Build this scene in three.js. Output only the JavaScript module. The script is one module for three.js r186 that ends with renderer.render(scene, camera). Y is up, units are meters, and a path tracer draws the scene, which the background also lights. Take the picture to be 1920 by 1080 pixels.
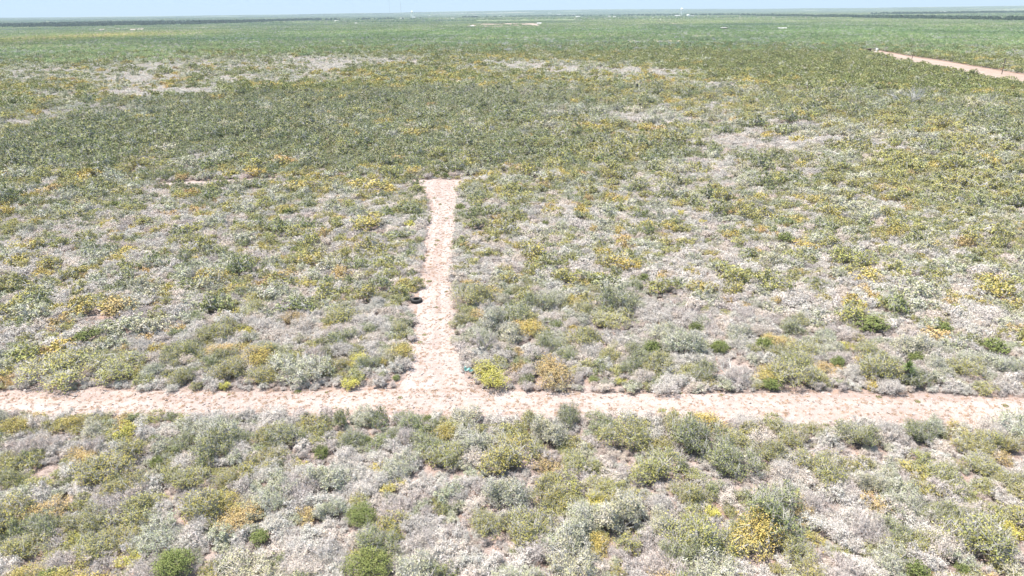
import * as THREE from 'three';
import { mergeGeometries } from 'three/addons/utils/BufferGeometryUtils.js';

// ---------------------------------------------------------------- camera, sky, sun, exposure
const scene = new THREE.Scene();
const EYE = 30, FOCAL = 1280;                                   // metres above ground; focal length for a 1920 px wide frame
const camera = new THREE.PerspectiveCamera(THREE.MathUtils.radToDeg(2 * Math.atan(540 / FOCAL)), 16 / 9, 0.5, 90000);
camera.position.set(0, EYE, 0);
camera.rotation.set(-Math.atan(517 / FOCAL), 0, THREE.MathUtils.degToRad(-0.58), 'YXZ');
camera.updateMatrixWorld(true);

const EXPOSURE = 2.24;
{
  const W = 256, H = 128, data = new Float32Array(W * H * 4);
  for (let j = 0; j < H; j++) {
    const el = ((j + 0.5) / H - 0.5) * Math.PI, s = Math.max(0, Math.sin(el));
    const k = 1 - Math.exp(-s * 4.5);                           // pale at the horizon, bluer overhead
    const c = [0.272 + (0.19 - 0.272) * k, 0.372 + (0.29 - 0.372) * k, 0.442 + (0.415 - 0.442) * k];
    for (let i = 0; i < W; i++) data.set([c[0], c[1], c[2], 1], (j * W + i) * 4);
  }
  const sky = new THREE.DataTexture(data, W, H, THREE.RGBAFormat, THREE.FloatType);
  sky.mapping = THREE.EquirectangularReflectionMapping; sky.magFilter = THREE.LinearFilter; sky.minFilter = THREE.LinearFilter; sky.needsUpdate = true;
  scene.background = sky; scene.environment = sky;
}
const sun = new THREE.DirectionalLight(0xfff5e8, 4.5);
sun.position.set(-160, 400, -45); sun.castShadow = true;
sun.target.position.set(0, 0, -70); scene.add(sun.target);
sun.position.add(sun.target.position);
sun.shadow.mapSize.set(4096, 4096);
Object.assign(sun.shadow.camera, { left: -160, right: 160, top: 160, bottom: -160, near: 10, far: 1200 });
scene.add(sun);
scene.fog = new THREE.FogExp2(0xcfe4f4, 0.00009);

const renderer = new THREE.WebGLRenderer({ antialias: true });
renderer.setSize(1024, 576);
renderer.toneMapping = THREE.LinearToneMapping;
renderer.toneMappingExposure = EXPOSURE;
renderer.shadowMap.enabled = true;

// ---------------------------------------------------------------- helpers
function rng(seed) { let a = seed >>> 0; return () => { a |= 0; a = a + 0x6D2B79F5 | 0; let t = Math.imul(a ^ a >>> 15, 1 | a); t = t + Math.imul(t ^ t >>> 7, 61 | t) ^ t; return ((t ^ t >>> 14) >>> 0) / 4294967296; }; }
const hash = (x, y, s) => { let h = Math.imul(x | 0, 374761393) ^ Math.imul(y | 0, 668265263) ^ Math.imul(s | 0, 2147483647 - 1013); h = Math.imul(h ^ h >>> 13, 1274126177); h ^= h >>> 16; return (h >>> 0) / 4294967296; };
function vnoise(x, y, s = 0, per = 0) {
  const xi = Math.floor(x), yi = Math.floor(y), fx = x - xi, fy = y - yi, u = fx * fx * (3 - 2 * fx), v = fy * fy * (3 - 2 * fy);
  const w = per ? (a) => ((a % per) + per) % per : (a) => a;
  const a = hash(w(xi), w(yi), s), b = hash(w(xi + 1), w(yi), s), c = hash(w(xi), w(yi + 1), s), d = hash(w(xi + 1), w(yi + 1), s);
  return a + (b - a) * u + (c - a) * v + (a - b - c + d) * u * v;
}
function fbm(x, y, s = 0, oct = 4, per = 0) { let t = 0, a = 0.5, n = 0; for (let k = 0; k < oct; k++) { t += a * vnoise(x, y, s + k * 17, per); n += a; a *= 0.5; x *= 2; y *= 2; per *= 2; } return t / n; }
const clamp = (x, a = 0, b = 1) => Math.min(b, Math.max(a, x)), lerp = (a, b, t) => a + (b - a) * t;
const smooth = (a, b, x) => { const t = clamp((x - a) / (b - a)); return t * t * (3 - 2 * t); };
const taken = {};
function numbered(name) { taken[name] = (taken[name] ?? -1) + 1; return taken[name] ? `${name}_${String(taken[name]).padStart(3, '0')}` : name; }
function tag(o, label, category, group, kind) { if (label) o.userData.label = label; if (category) o.userData.category = category; if (group) o.userData.group = group; if (kind) o.userData.kind = kind; return o; }
function mesh(name, geo, mat, parent) { const m = new THREE.Mesh(geo, mat); m.name = name; m.castShadow = m.receiveShadow = true; if (parent) parent.add(m); return m; }
function thing(name, label, category, group, x, z, turn = 0, y = 0) { const g = new THREE.Group(); g.name = numbered(name); g.position.set(x, y, z); g.rotation.y = turn; tag(g, label, category, group); scene.add(g); return g; }
const mat = (r, g, b, rough = 0.9, more = {}) => new THREE.MeshStandardMaterial({ color: new THREE.Color().setRGB(r, g, b), roughness: rough, side: THREE.DoubleSide, ...more });

// Where a spot seen in the photograph lies on the level ground (survey of the plan; u, v in a 1920 x 1080 frame)
const _d = new THREE.Vector3();
function at(u, v, top = 0) {
  _d.set((u - 960) / FOCAL, -(v - 540) / FOCAL, -1).applyQuaternion(camera.quaternion);
  const t = (top - EYE) / Math.min(_d.y, -1e-4);
  return { x: _d.x * t, z: _d.z * t, t };                       // t = depth along the lens axis
}
const inv = camera.quaternion.clone().invert();
function seen(x, y, z) { _d.set(x, y - EYE, z).applyQuaternion(inv); return { u: 960 - FOCAL * _d.x / _d.z, v: 540 + FOCAL * _d.y / _d.z, t: -_d.z }; }
function inPoly(p, x, z) { let c = false; for (let i = 0, j = p.length - 1; i < p.length; j = i++) if ((p[i].z > z) !== (p[j].z > z) && x < (p[j].x - p[i].x) * (z - p[i].z) / (p[j].z - p[i].z) + p[i].x) c = !c; return c; }

// ---------------------------------------------------------------- terrain
// low swells far out and a long low ridge on the skyline
const RIDGE = [[-40, 22], [-32, 24], [-26, 27], [-18, 31], [-11, 42], [-3, 58], [2, 66], [8, 68], [14, 58], [20, 45], [26, 42], [31, 47], [36, 56], [42, 60]];
function ridge(az) { for (let i = 1; i < RIDGE.length; i++) if (az <= RIDGE[i][0]) { const [a, b] = [RIDGE[i - 1], RIDGE[i]]; return lerp(a[1], b[1], smooth(a[0], b[0], Math.max(az, a[0]))); } return RIDGE.at(-1)[1]; }
function terrain(x, z) {
  const r = Math.hypot(x, z); if (r < 1600) return 0;
  const az = Math.atan2(x, -z) * 180 / Math.PI;
  let h = smooth(1600, 5000, r) * (fbm(x / 2600 + 9, z / 2600, 3, 3) - 0.5) * 14;
  h += smooth(7000, 14500, r) * (ridge(clamp(az, -40, 42)) + (fbm(az / 2.2 + 50, r / 6000, 8, 3) - 0.5) * 9) * (1 - 0.25 * smooth(16000, 40000, r));
  return h;
}
function noiseTexture(n, f, srgb) {
  const d = new Uint8Array(n * n * 4);
  for (let j = 0; j < n; j++) for (let i = 0; i < n; i++) { const c = f(i / n, j / n); d.set([clamp(c[0]) * 255, clamp(c[1]) * 255, clamp(c[2]) * 255, 255], (j * n + i) * 4); }
  const t = new THREE.DataTexture(d, n, n); t.wrapS = t.wrapT = THREE.RepeatWrapping; t.magFilter = THREE.LinearFilter; t.minFilter = THREE.LinearMipmapLinearFilter; t.generateMipmaps = true;
  if (srgb) t.colorSpace = THREE.SRGBColorSpace; t.needsUpdate = true; return t;
}
const soilMap = noiseTexture(1024, (u, v) => {                  // pale caliche soil, leaf litter and twigs
  const a = fbm(u * 12, v * 12, 1, 5, 12), b = fbm(u * 64, v * 64, 5, 3, 64), c = vnoise(u * 256, v * 256, 9, 256), e = fbm(u * 24, v * 24, 31, 4, 24);
  const litter = smooth(0.5, 0.62, a * 0.6 + b * 0.4 + (c - 0.5) * 0.25), rust = smooth(0.52, 0.7, e);
  const g = 0.86 + (b - 0.5) * 0.2 + (c - 0.5) * 0.18;
  return [lerp(lerp(g, g * 0.99, rust), g * 0.72, litter), lerp(lerp(g * 0.92, g * 0.86, rust), g * 0.65, litter), lerp(lerp(g * 0.885, g * 0.79, rust), g * 0.62, litter)];
}, true);
const soilBump = noiseTexture(512, (u, v) => { const h = 0.6 * fbm(u * 40, v * 40, 11, 4, 40) + 0.4 * vnoise(u * 128, v * 128, 12, 128); return [h, h, h]; });
const groundMat = new THREE.MeshStandardMaterial({ map: soilMap, bumpMap: soilBump, bumpScale: 0.06, roughness: 1, vertexColors: true });
{
  const rings = [4]; while (rings.at(-1) < 46000) rings.push(rings.at(-1) * 1.04);
  const az = []; for (let a = -180; a < 180; a += Math.abs(a + 1) < 50 ? 0.6 : 6) az.push(a * Math.PI / 180);
  const P = [0, 0, 0], U = [0, 0], C = [0.45, 0.44, 0.443], I = [], n = az.length;
  const put = (x, z) => {
    P.push(x, terrain(x, z), z); U.push(x / 14, z / 14);
    const m = 0.92 + fbm(x / 9, z / 9, 21, 4) * 0.16; C.push(0.45 * m, 0.44 * m, 0.443 * m);
  };
  for (const r of rings) for (const a of az) put(Math.sin(a) * r, -Math.cos(a) * r);
  for (let j = 0; j < n; j++) I.push(0, 1 + j, 1 + (j + 1) % n);
  for (let i = 0; i + 1 < rings.length; i++) for (let j = 0; j < n; j++) { const a = 1 + i * n + j, b = 1 + i * n + (j + 1) % n; I.push(a, a + n, b, b, a + n, b + n); }
  const g = new THREE.BufferGeometry();
  g.setAttribute('position', new THREE.Float32BufferAttribute(P, 3)); g.setAttribute('uv', new THREE.Float32BufferAttribute(U, 2)); g.setAttribute('color', new THREE.Float32BufferAttribute(C, 3));
  g.setIndex(I); g.computeVertexNormals();
  const m = mesh('ground', g, groundMat); m.castShadow = false; tag(m, 'pale pink caliche soil and scrub plain running to the horizon', 'ground', null, 'structure'); scene.add(m);
  // grass sward of the open plain around the scrub block, with patches of dry grass
  const P2 = [], C2 = [], I2 = [], out = rings.filter((r) => r > 500);
  for (const r of out) for (const a of az) {
    const q = r + fbm(a * 40, 3, 25, 3) * 190 * (1 - smooth(500, 1150, r)), x = Math.sin(a) * q, z = -Math.cos(a) * q, t = smooth(0.56, 0.66, fbm(x / 700 + 3, z / 260, 21, 4));
    P2.push(x, terrain(x, z) + 0.06, z); C2.push(lerp(0.20, 0.31, t), lerp(0.24, 0.285, t), lerp(0.12, 0.19, t));
  }
  for (let k = 0; k + 1 < out.length; k++) for (let j = 0; j < n; j++) { const a = k * n + j, b = k * n + (j + 1) % n; I2.push(a, a + n, b, b, a + n, b + n); }
  const g2 = new THREE.BufferGeometry(); g2.setAttribute('position', new THREE.Float32BufferAttribute(P2, 3)); g2.setAttribute('color', new THREE.Float32BufferAttribute(C2, 3)); g2.setIndex(I2); g2.computeVertexNormals();
  const m2 = mesh('grass_plain', g2, new THREE.MeshStandardMaterial({ roughness: 1, vertexColors: true })); m2.castShadow = false; tag(m2, 'green and dry grass of the plain under the far woodland', 'grassland', null, 'structure'); scene.add(m2);
}

// ---------------------------------------------------------------- tracks, road and bare clearings
const trackTexture = (streak) => noiseTexture(1024, (u, v) => {
  const a = fbm(u * 10, v * 10, 41, 5, 10), b = fbm(u * 90, v * 90, 45, 3, 90), c = vnoise(u * 300, v * 300, 49, 300), e = fbm(u * 6, v * 22, 51, 4, 2), f = fbm(u * 36, v * 36, 57, 3, 36);
  const rust = Math.min(1.3, smooth(0.48, 0.68, a) * 0.4 + streak * smooth(0.5, 0.7, fbm(u * 3, v * 14, 53, 4, 1))), white = smooth(0.62, 0.72, b), straw = smooth(0.62, 0.74, f * 0.6 + c * 0.4) * 0.45;
  const g = 0.9 + (b - 0.5) * 0.16 + (c - 0.5) * 0.12 + (e - 0.5) * 0.06;
  return [g * lerp(1, 0.97, rust) * lerp(1, 0.87, straw) + white * 0.04, g * lerp(0.935, 0.875, rust) * lerp(1, 0.82, straw) + white * 0.05, g * lerp(0.905, 0.815, rust) * lerp(1, 0.76, straw) + white * 0.06];
}, true);
const trackMap = trackTexture(0), crossMap = trackTexture(0.2);
const trackMat = new THREE.MeshStandardMaterial({ map: trackMap, vertexColors: true, color: new THREE.Color().setRGB(0.465, 0.458, 0.472), bumpMap: soilBump, bumpScale: 0.02, roughness: 1 });
const crossMat = trackMat.clone(); crossMat.map = crossMap;
const keepOut = [];
function resample(p, n) { const L = [0]; for (let i = 1; i < p.length; i++) L.push(L[i - 1] + Math.hypot(p[i].x - p[i - 1].x, p[i].z - p[i - 1].z)); const out = []; for (let k = 0; k <= n; k++) { const s = L.at(-1) * k / n; let i = 1; while (i < L.length - 1 && L[i] < s) i++; const t = (s - L[i - 1]) / (L[i] - L[i - 1] || 1); out.push({ x: lerp(p[i - 1].x, p[i].x, t), z: lerp(p[i - 1].z, p[i].z, t) }); } return out; }
function strip(name, label, sideA, sideB, m, { n = 60, w = 12, y = 0.012, ruts = 0, edge = 0.5, seed = 0, uvs = 4.6, margin = true, keep = 1, ragged = false } = {}) {
  const a = resample(sideA.map(([u, v]) => at(u, v)), n), b = resample(sideB.map(([u, v]) => at(u, v)), n);
  const P = [], U = [], C = [], I = [];
  for (let i = 0; i <= n; i++) {
    const wob = [fbm(i / 5, seed, 61, 3) - 0.5, fbm(i / 5, seed + 40, 67, 3) - 0.5];
    for (let k = 0; k <= w; k++) {
      let t = k / w; t = t + (wob[0] * (1 - t) - wob[1] * t) * edge * 0.12 * 2;
      const x = lerp(a[i].x, b[i].x, t), z = lerp(a[i].z, b[i].z, t) + (ragged && i > n - 5 ? (fbm(k / 2.2, i * 0.2, 87 + seed, 2) - 0.55) * 5.5 * (i - n + 5) / 5 : 0), s = Math.sin(Math.PI * k / w);
      let h = y + Math.min(1, s * 2.5) * (0.035 + (fbm(x / 1.4, z / 1.4, 71 + seed, 3) - 0.5) * 0.05);
      if (ruts) for (const c of [0.3, 0.68]) h -= ruts * Math.exp(-(((k / w) - c) ** 2) / 0.006) * 0.6;
      const rusty = smooth(0.42, 0.68, fbm(k / w * 7 + seed, i / n * 5, 81, 3)), worn = ruts ? Math.max(...[0.3, 0.68].map((c) => Math.exp(-(((k / w) - c) ** 2) / 0.005))) * smooth(0.3, 0.6, fbm(i / n * 14, seed, 83, 3)) : 0; const pat = (fbm(x / 2.6, z / 2.6, 85, 4) - 0.5) * 0.34; C.push(lerp(1, 0.93, rusty) + worn * 0.1 + pat, lerp(1, 0.875, rusty) + worn * 0.12 + pat, lerp(1, 0.85, rusty) + worn * 0.12 + pat);
      P.push(x, Math.max(h, y * 0.9), z); U.push(x / uvs, z / uvs);
    }
  }
  for (let i = 0; i < n; i++) for (let k = 0; k < w; k++) { const q = i * (w + 1) + k; I.push(q, q + 1, q + w + 1, q + 1, q + w + 2, q + w + 1); }
  const g = new THREE.BufferGeometry(); g.setAttribute('position', new THREE.Float32BufferAttribute(P, 3)); g.setAttribute('uv', new THREE.Float32BufferAttribute(U, 2)); g.setAttribute('color', new THREE.Float32BufferAttribute(C, 3)); g.setIndex(I); g.computeVertexNormals();
  if (g.attributes.normal.getY(Math.floor(P.length / 6)) < 0) { g.index.array.reverse(); g.computeVertexNormals(); }
  const o = mesh(name, g, m); o.castShadow = false; scene.add(o); tag(o, label, 'track', null, 'structure');
  const poly = [...a, ...b.slice().reverse()]; poly.box = [Math.min(...poly.map((p) => p.x)) - 3, Math.max(...poly.map((p) => p.x)) + 3, Math.min(...poly.map((p) => p.z)) - 3, Math.max(...poly.map((p) => p.z)) + 3]; poly.keep = keep; if (margin) keepOut.push(poly); return { poly, a, b };
}
const cross = strip('cross_track', 'pale pink bulldozed track running across the scrub',
  [[-330, 738], [0, 734], [250, 731], [500, 735], [700, 730], [850, 726], [1000, 735], [1250, 739], [1500, 735], [1700, 740], [1920, 747], [2260, 754]],
  [[-330, 782], [0, 782], [250, 780], [500, 780], [700, 783], [850, 788], [1000, 786], [1250, 787], [1500, 796], [1700, 797], [1920, 802], [2260, 810]], crossMat, { n: 260, w: 18, ruts: 0.06, y: 0.02, edge: 0.6 });
const side = strip('side_track', 'straight pale pink cleared strip running from the junction to a dead end',
  [[715, 745], [742, 728], [757, 705], [768, 665], [776, 620], [781, 570], [788, 510], [796, 450], [804, 405], [800, 375], [786, 352], [758, 337]],
  [[925, 745], [896, 728], [872, 705], [858, 665], [852, 620], [850, 570], [848, 510], [851, 450], [853, 405], [856, 375], [865, 352], [880, 337]], trackMat, { n: 220, w: 16, ruts: 0.025, y: 0.008, seed: 5, edge: 0.7, ragged: true });
const cut = strip('bare_clearing', 'thin bare pink cut through the scrub near the end of the side track', [[292, 345], [360, 340], [440, 337], [520, 334]], [[300, 354], [370, 352], [440, 346], [520, 341]], trackMat, { n: 60, w: 8, y: 0.01, seed: 9 });
const roadMat = new THREE.MeshStandardMaterial({ map: trackMap, vertexColors: true, color: new THREE.Color().setRGB(0.42, 0.395, 0.365), bumpMap: soilBump, bumpScale: 0.05, roughness: 1 });
const redMat = new THREE.MeshStandardMaterial({ map: trackMap, color: new THREE.Color().setRGB(0.34, 0.255, 0.20), bumpMap: soilBump, bumpScale: 0.05, roughness: 1 });
const whiteMat = new THREE.MeshStandardMaterial({ map: trackMap, color: new THREE.Color().setRGB(0.45, 0.44, 0.43), roughness: 1 });
const road = strip('dirt_road', 'wide tan dirt road beyond the dark green scrub', [[1612, 90], [1645, 94.5], [1700, 105], [1760, 113.5], [1840, 127], [1909, 138.5], [2050, 160]], [[1616, 95], [1645, 101.5], [1690, 113], [1746, 123], [1802, 133], [1868, 145], [2050, 178]], roadMat, { n: 160, w: 8, y: 0.03, seed: 13, uvs: 12 });
strip('dirt_bank', 'orange red soil bank along the far edge of the dirt road', [[1612, 89.3], [1645, 93.8], [1700, 104], [1760, 112.5], [1840, 126], [1909, 137.5], [2050, 159]], [[1612, 90.3], [1645, 94.8], [1700, 105.3], [1760, 113.8], [1840, 127.3], [1909, 138.8], [2050, 160.3]], redMat, { n: 160, w: 4, y: 0.06, seed: 14, uvs: 12 });
strip('caliche_verge', 'white caliche verge along the near edge of the dirt road', [[1616, 95], [1645, 101.5], [1690, 113], [1746, 123], [1802, 133], [1868, 145], [2050, 178]], [[1616, 96.5], [1642, 104], [1685, 116], [1741, 126.5], [1795, 137], [1859, 149.5], [2050, 184]], whiteMat, { n: 160, w: 4, y: 0.045, seed: 15, uvs: 12 });
// far clearings
strip('bare_clearing_001', 'white sandy clearing before the dark tree belt', [[160, 55.5], [215, 54], [275, 53]], [[165, 60.5], [215, 60], [280, 58]], whiteMat, { n: 20, w: 6, y: 0.2, uvs: 30, keep: 0.8 });
strip('bare_clearing_002', 'tan clearing with scattered shrubs far out in the green plain', [[880, 44.5], [940, 44], [1015, 43.5]], [[870, 52], [940, 52.5], [1022, 50.5]], roadMat, { n: 20, w: 6, y: 0.2, uvs: 30, keep: 0.8 });
strip('dirt_road_001', 'far white dirt road beyond the green plain', [[1190, 41], [1236, 40], [1252, 43], [1290, 46.5]], [[1190, 43.2], [1233, 43], [1250, 46.8], [1290, 49.5]], whiteMat, { n: 30, w: 4, y: 0.2, uvs: 30, keep: 0.8 });
strip('bare_clearing_003', 'thin tan clearing beside far scattered houses', [[600, 46.2], [680, 45.6]], [[600, 49], [680, 48.2]], roadMat, { n: 16, w: 4, y: 0.2, uvs: 30, keep: 0.8 });
strip('bare_clearing_004', 'long thin tan clearing far behind the white sandy one', [[300, 51.5], [400, 51], [470, 50]], [[300, 54.2], [400, 53.6], [470, 52.4]], roadMat, { n: 16, w: 4, y: 0.2, uvs: 30, keep: 0.8 });
function blocked(x, z, r) { for (const p of keepOut) { if (x < p.box[0] || x > p.box[1] || z < p.box[2] || z > p.box[3]) continue; let near = false; for (let k = 0; k < 9 && !near; k++) near = inPoly(p, x + (k ? Math.cos(k * 0.785) * r : 0), z + (k ? Math.sin(k * 0.785) * r : 0)); if (near) return true; } return false; }

// ---------------------------------------------------------------- shrubs
class Leaves {                                                   // many small separate faces with a colour each
  constructor() { this.p = []; this.c = []; this.i = []; }
  quad(x, y, z, l, w, R, c, up = 0, ox = 0, oz = 0) {                            // a small diamond leaf, turned at random
    let nx = R() * 2 - 1 + ox, ny = R() * 2 - 1 + up, nz = R() * 2 - 1 + oz; let m = Math.hypot(nx, ny, nz) || 1; nx /= m; ny /= m; nz /= m;
    let ax = R() * 2 - 1, ay = R() * 2 - 1, az = R() * 2 - 1; const k = ax * nx + ay * ny + az * nz; ax -= k * nx; ay -= k * ny; az -= k * nz; m = Math.hypot(ax, ay, az) || 1; ax /= m; ay /= m; az /= m;
    const bx = ny * az - nz * ay, by = nz * ax - nx * az, bz = nx * ay - ny * ax;
    const n = this.p.length / 3; l *= 0.5; w *= 0.5;
    this.p.push(x - ax * l, y - ay * l, z - az * l, x + bx * w, y + by * w, z + bz * w, x + ax * l, y + ay * l, z + az * l, x - bx * w, y - by * w, z - bz * w);
    for (let q = 0; q < 4; q++) this.c.push(...c);
    this.i.push(n, n + 1, n + 2, n, n + 2, n + 3);
  }
  twig(a, b, r0, r1, c) {                                        // three-sided tapered twig
    const d = [b[0] - a[0], b[1] - a[1], b[2] - a[2]], L = Math.hypot(...d) || 1; d[0] /= L; d[1] /= L; d[2] /= L;
    const s = Math.abs(d[1]) < 0.9 ? [d[2], 0, -d[0]] : [1, 0, 0], sl = Math.hypot(...s) || 1; s[0] /= sl; s[1] /= sl; s[2] /= sl;
    const t = [d[1] * s[2] - d[2] * s[1], d[2] * s[0] - d[0] * s[2], d[0] * s[1] - d[1] * s[0]], n = this.p.length / 3;
    for (const [e, r] of [[a, r0], [b, r1]]) for (let k = 0; k < 3; k++) { const ca = Math.cos(k * 2.0944) * r, sa = Math.sin(k * 2.0944) * r; this.p.push(e[0] + s[0] * ca + t[0] * sa, e[1] + s[1] * ca + t[1] * sa, e[2] + s[2] * ca + t[2] * sa); this.c.push(...c); }
    for (let k = 0; k < 3; k++) { const q = (k + 1) % 3; this.i.push(n + k, n + q, n + 3 + k, n + q, n + 3 + q, n + 3 + k); }
  }
  build() { const g = new THREE.BufferGeometry(); g.setAttribute('position', new THREE.Float32BufferAttribute(this.p, 3)); g.setAttribute('color', new THREE.Float32BufferAttribute(this.c, 3)); g.setIndex(this.i); return g; }
}
// kinds: unit shrubs of radius 1 and height `h`; colours are the leaf and bark albedo
const KINDS = {
  silver:   { name: 'silver_shrub', leaf: [0.60, 0.565, 0.535], leaf2: [0.55, 0.52, 0.48], bark: [0.54, 0.505, 0.485], h: 1.0, spread: 1, twiggy: 1.5, wispy: true, size: [0.7, 1.35], clump: 0.2, words: 'silvery leafy shrub', cat: 'shrub' },
  ash:      { name: 'twiggy_shrub', leaf: [0.57, 0.515, 0.495], leaf2: [0.50, 0.45, 0.43], bark: [0.53, 0.485, 0.465], h: 0.95, spread: 1, twiggy: 3, wispy: true, size: [0.7, 1.4], clump: 0.2, words: 'bare twiggy shrub', cat: 'shrub' },
  sage:     { name: 'sage_shrub', leaf: [0.38, 0.39, 0.25], leaf2: [0.48, 0.475, 0.40], bark: [0.50, 0.485, 0.46], h: 1.1, spread: 1, twiggy: 1.4, size: [0.95, 2.0], clump: 0.17, words: 'grey green shrub', cat: 'shrub' },
  olive:    { name: 'olive_shrub', leaf: [0.345, 0.325, 0.105], leaf2: [0.285, 0.29, 0.12], bark: [0.45, 0.435, 0.405], h: 1.05, spread: 1, twiggy: 1.1, size: [1.0, 2.3], clump: 0.2, words: 'feathery olive shrub', cat: 'shrub' },
  mustard:  { name: 'mustard_shrub', leaf: [0.46, 0.38, 0.125], leaf2: [0.37, 0.34, 0.13], bark: [0.44, 0.42, 0.39], h: 0.95, spread: 1, twiggy: 0.5, size: [0.9, 2.1], clump: 0.21, words: 'mustard yellow shrub', cat: 'shrub' },
  orange:   { name: 'orange_shrub', leaf: [0.48, 0.355, 0.165], leaf2: [0.42, 0.35, 0.19], bark: [0.46, 0.42, 0.39], h: 0.9, spread: 1, twiggy: 0.7, size: [0.8, 1.7], clump: 0.19, words: 'rusty orange shrub', cat: 'shrub' },
  green:    { name: 'green_shrub', leaf: [0.215, 0.24, 0.09], leaf2: [0.295, 0.305, 0.145], bark: [0.44, 0.43, 0.40], h: 1.15, spread: 1, twiggy: 1.3, size: [1.0, 2.2], clump: 0.18, words: 'loose green shrub', cat: 'shrub' },
  evergreen: { name: 'evergreen_bush', leaf: [0.185, 0.22, 0.07], leaf2: [0.14, 0.175, 0.055], bark: [0.25, 0.22, 0.2], h: 1.3, spread: 1, twiggy: 0.2, size: [0.5, 1.1], clump: 0.2, words: 'dark green bush', cat: 'bush' },
  lime:     { name: 'lime_shrub', leaf: [0.52, 0.485, 0.12], leaf2: [0.40, 0.39, 0.11], bark: [0.36, 0.33, 0.31], h: 1.05, spread: 1, twiggy: 0.3, size: [0.6, 1.2], clump: 0.2, words: 'yellow green shrub', cat: 'shrub' },
};
const ORDER = Object.keys(KINDS);
const jitter = (c, R, k = 0.16) => { const f = 1 + (R() - 0.5) * 2 * k; return [c[0] * f * (1 + (R() - 0.5) * 0.08), c[1] * f, c[2] * f * (1 + (R() - 0.5) * 0.12)]; };
function shrubShape(key, seed, lod) {
  const K = KINDS[key], R = rng(seed * 977 + ORDER.indexOf(key) * 131 + lod * 7), F = new Leaves(), S = new Leaves();
  const N = [{ cl: 80, lv: 19, ls: 0.074, st: 9 }, { cl: 60, lv: 13, ls: 0.104, st: 5 }, { cl: 40, lv: 12, ls: 0.13, st: 3 }, { cl: 190, lv: 21, ls: 0.047, st: 13 }][lod];
  const lobes = []; const dense = key === 'evergreen', nl = dense ? 3 : 4 + Math.floor(R() * 4); for (let k = 0; k < nl; k++) { const a = R() * 6.283, q = dense ? 0.12 + R() * 0.2 : 0.25 + R() * 0.45; lobes.push([Math.cos(a) * q, Math.sin(a) * q, dense ? 0.6 + R() * 0.2 : 0.42 + R() * 0.3, dense ? 0.8 + R() * 0.2 : 0.5 + R() * 0.5]); }
  const stems = []; for (let k = 0; k < N.st; k++) { const a = (k + R() * 0.8) / N.st * 6.283, q = 0.3 + R() * 0.35; stems.push([Math.cos(a) * q, K.h * (0.4 + R() * 0.3), Math.sin(a) * q]); }
  const bark = () => jitter(K.bark, R, 0.14);
  stems.forEach((s) => { const m = [s[0] * 0.4 + (R() - 0.5) * 0.1, s[1] * 0.5, s[2] * 0.4 + (R() - 0.5) * 0.1]; const th = lod > 2 ? 0.62 : 1; S.twig([s[0] * 0.08, -0.04, s[2] * 0.08], m, 0.034 * th, 0.025 * th, bark()); S.twig(m, s, 0.025 * th, 0.012 * th, bark()); });
  const cl = Math.round(N.cl * (K.twiggy > 2 ? 0.8 : dense ? 1.5 : 1));
  for (let k = 0; k < cl; k++) {
    const L = lobes[k % nl], a = R() * 6.283, up = Math.acos(R() * 1.25 - 0.25), f = Math.pow(R(), 0.3);
    const x = L[0] + Math.sin(up) * Math.cos(a) * L[2] * f, z = L[1] + Math.sin(up) * Math.sin(a) * L[2] * f;
    const y = Math.max(0.07, K.h * L[3] * (0.48 + 0.52 * Math.cos(up) * f) + (R() - 0.5) * 0.12);
    const tone = R() < 0.7 ? K.leaf : K.leaf2, base = jitter(tone, R, 0.13), cr = K.clump * (0.6 + R() * 0.7);
    let from = stems[0], fe = 9; for (const q of stems) { const t = Math.hypot(q[0] - x, q[2] - z); if (t < fe) { fe = t; from = q; } }
    if (lod !== 2 || R() < 0.35) S.twig(from, [x, y, z], 0.012 * (1 + (lod % 3) * 0.4) * (lod > 2 ? 0.6 : 1), 0.005 * (1 + lod % 3) * (lod > 2 ? 0.6 : 1), bark());
    if (K.twiggy >= 1 && lod !== 2) for (let t = 0; t < K.twiggy * (lod % 3 ? 2 : 4); t++) S.twig([x, y - 0.06, z], [x + (R() - 0.5) * 0.42, y + (R() - 0.2) * 0.3, z + (R() - 0.5) * 0.42], lod > 2 ? 0.007 : 0.011, 0.004 + (lod % 3) * 0.004, bark());
    const lv = Math.round(N.lv * (K.twiggy > 2 ? 0.8 : K.wispy ? 1.25 : 1) * (0.7 + R() * 0.6)), nar = K.wispy ? 0.3 : 0.55;
    for (let q = 0; q < lv; q++) { const g = () => (R() + R() - 1) * cr * 1.25, s = N.ls * (0.7 + R() * 0.6); F.quad(x + g(), Math.max(0.03, y + g() * 0.8), z + g(), s * (K.wispy ? 1.8 : 1.25), s * nar * 1.35, R, jitter(base, R, lod % 3 ? 0.05 : 0.1), 0.95, (x - L[0] * 0.5) * 0.5, (z - L[1] * 0.5) * 0.5); }
  }
  return { foliage: F.build(), stem: S.build() };
}
const NVAR = [4, 3, 3, 4], shapes = {};
for (const k of ORDER) shapes[k] = [0, 1, 2, 3].map((lod) => Array.from({ length: NVAR[lod] }, (_, i) => { const s = shrubShape(k, i + 1, lod); s.whole = mergeGeometries([s.foliage, s.stem]); return s; }));
const TINTS = [[1.0, 1.0, 1.0, ''], [1.1, 1.09, 1.08, 'pale'], [0.88, 0.88, 0.88, 'dull'], [1.05, 0.99, 0.94, 'warm'], [0.97, 1.0, 0.97, 'cool']];
const leafMats = TINTS.map(([r, g, b]) => mat(r, g, b, 0.95, { vertexColors: true }));
const stemMat = mat(1, 1, 1, 0.95, { vertexColors: true });

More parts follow.
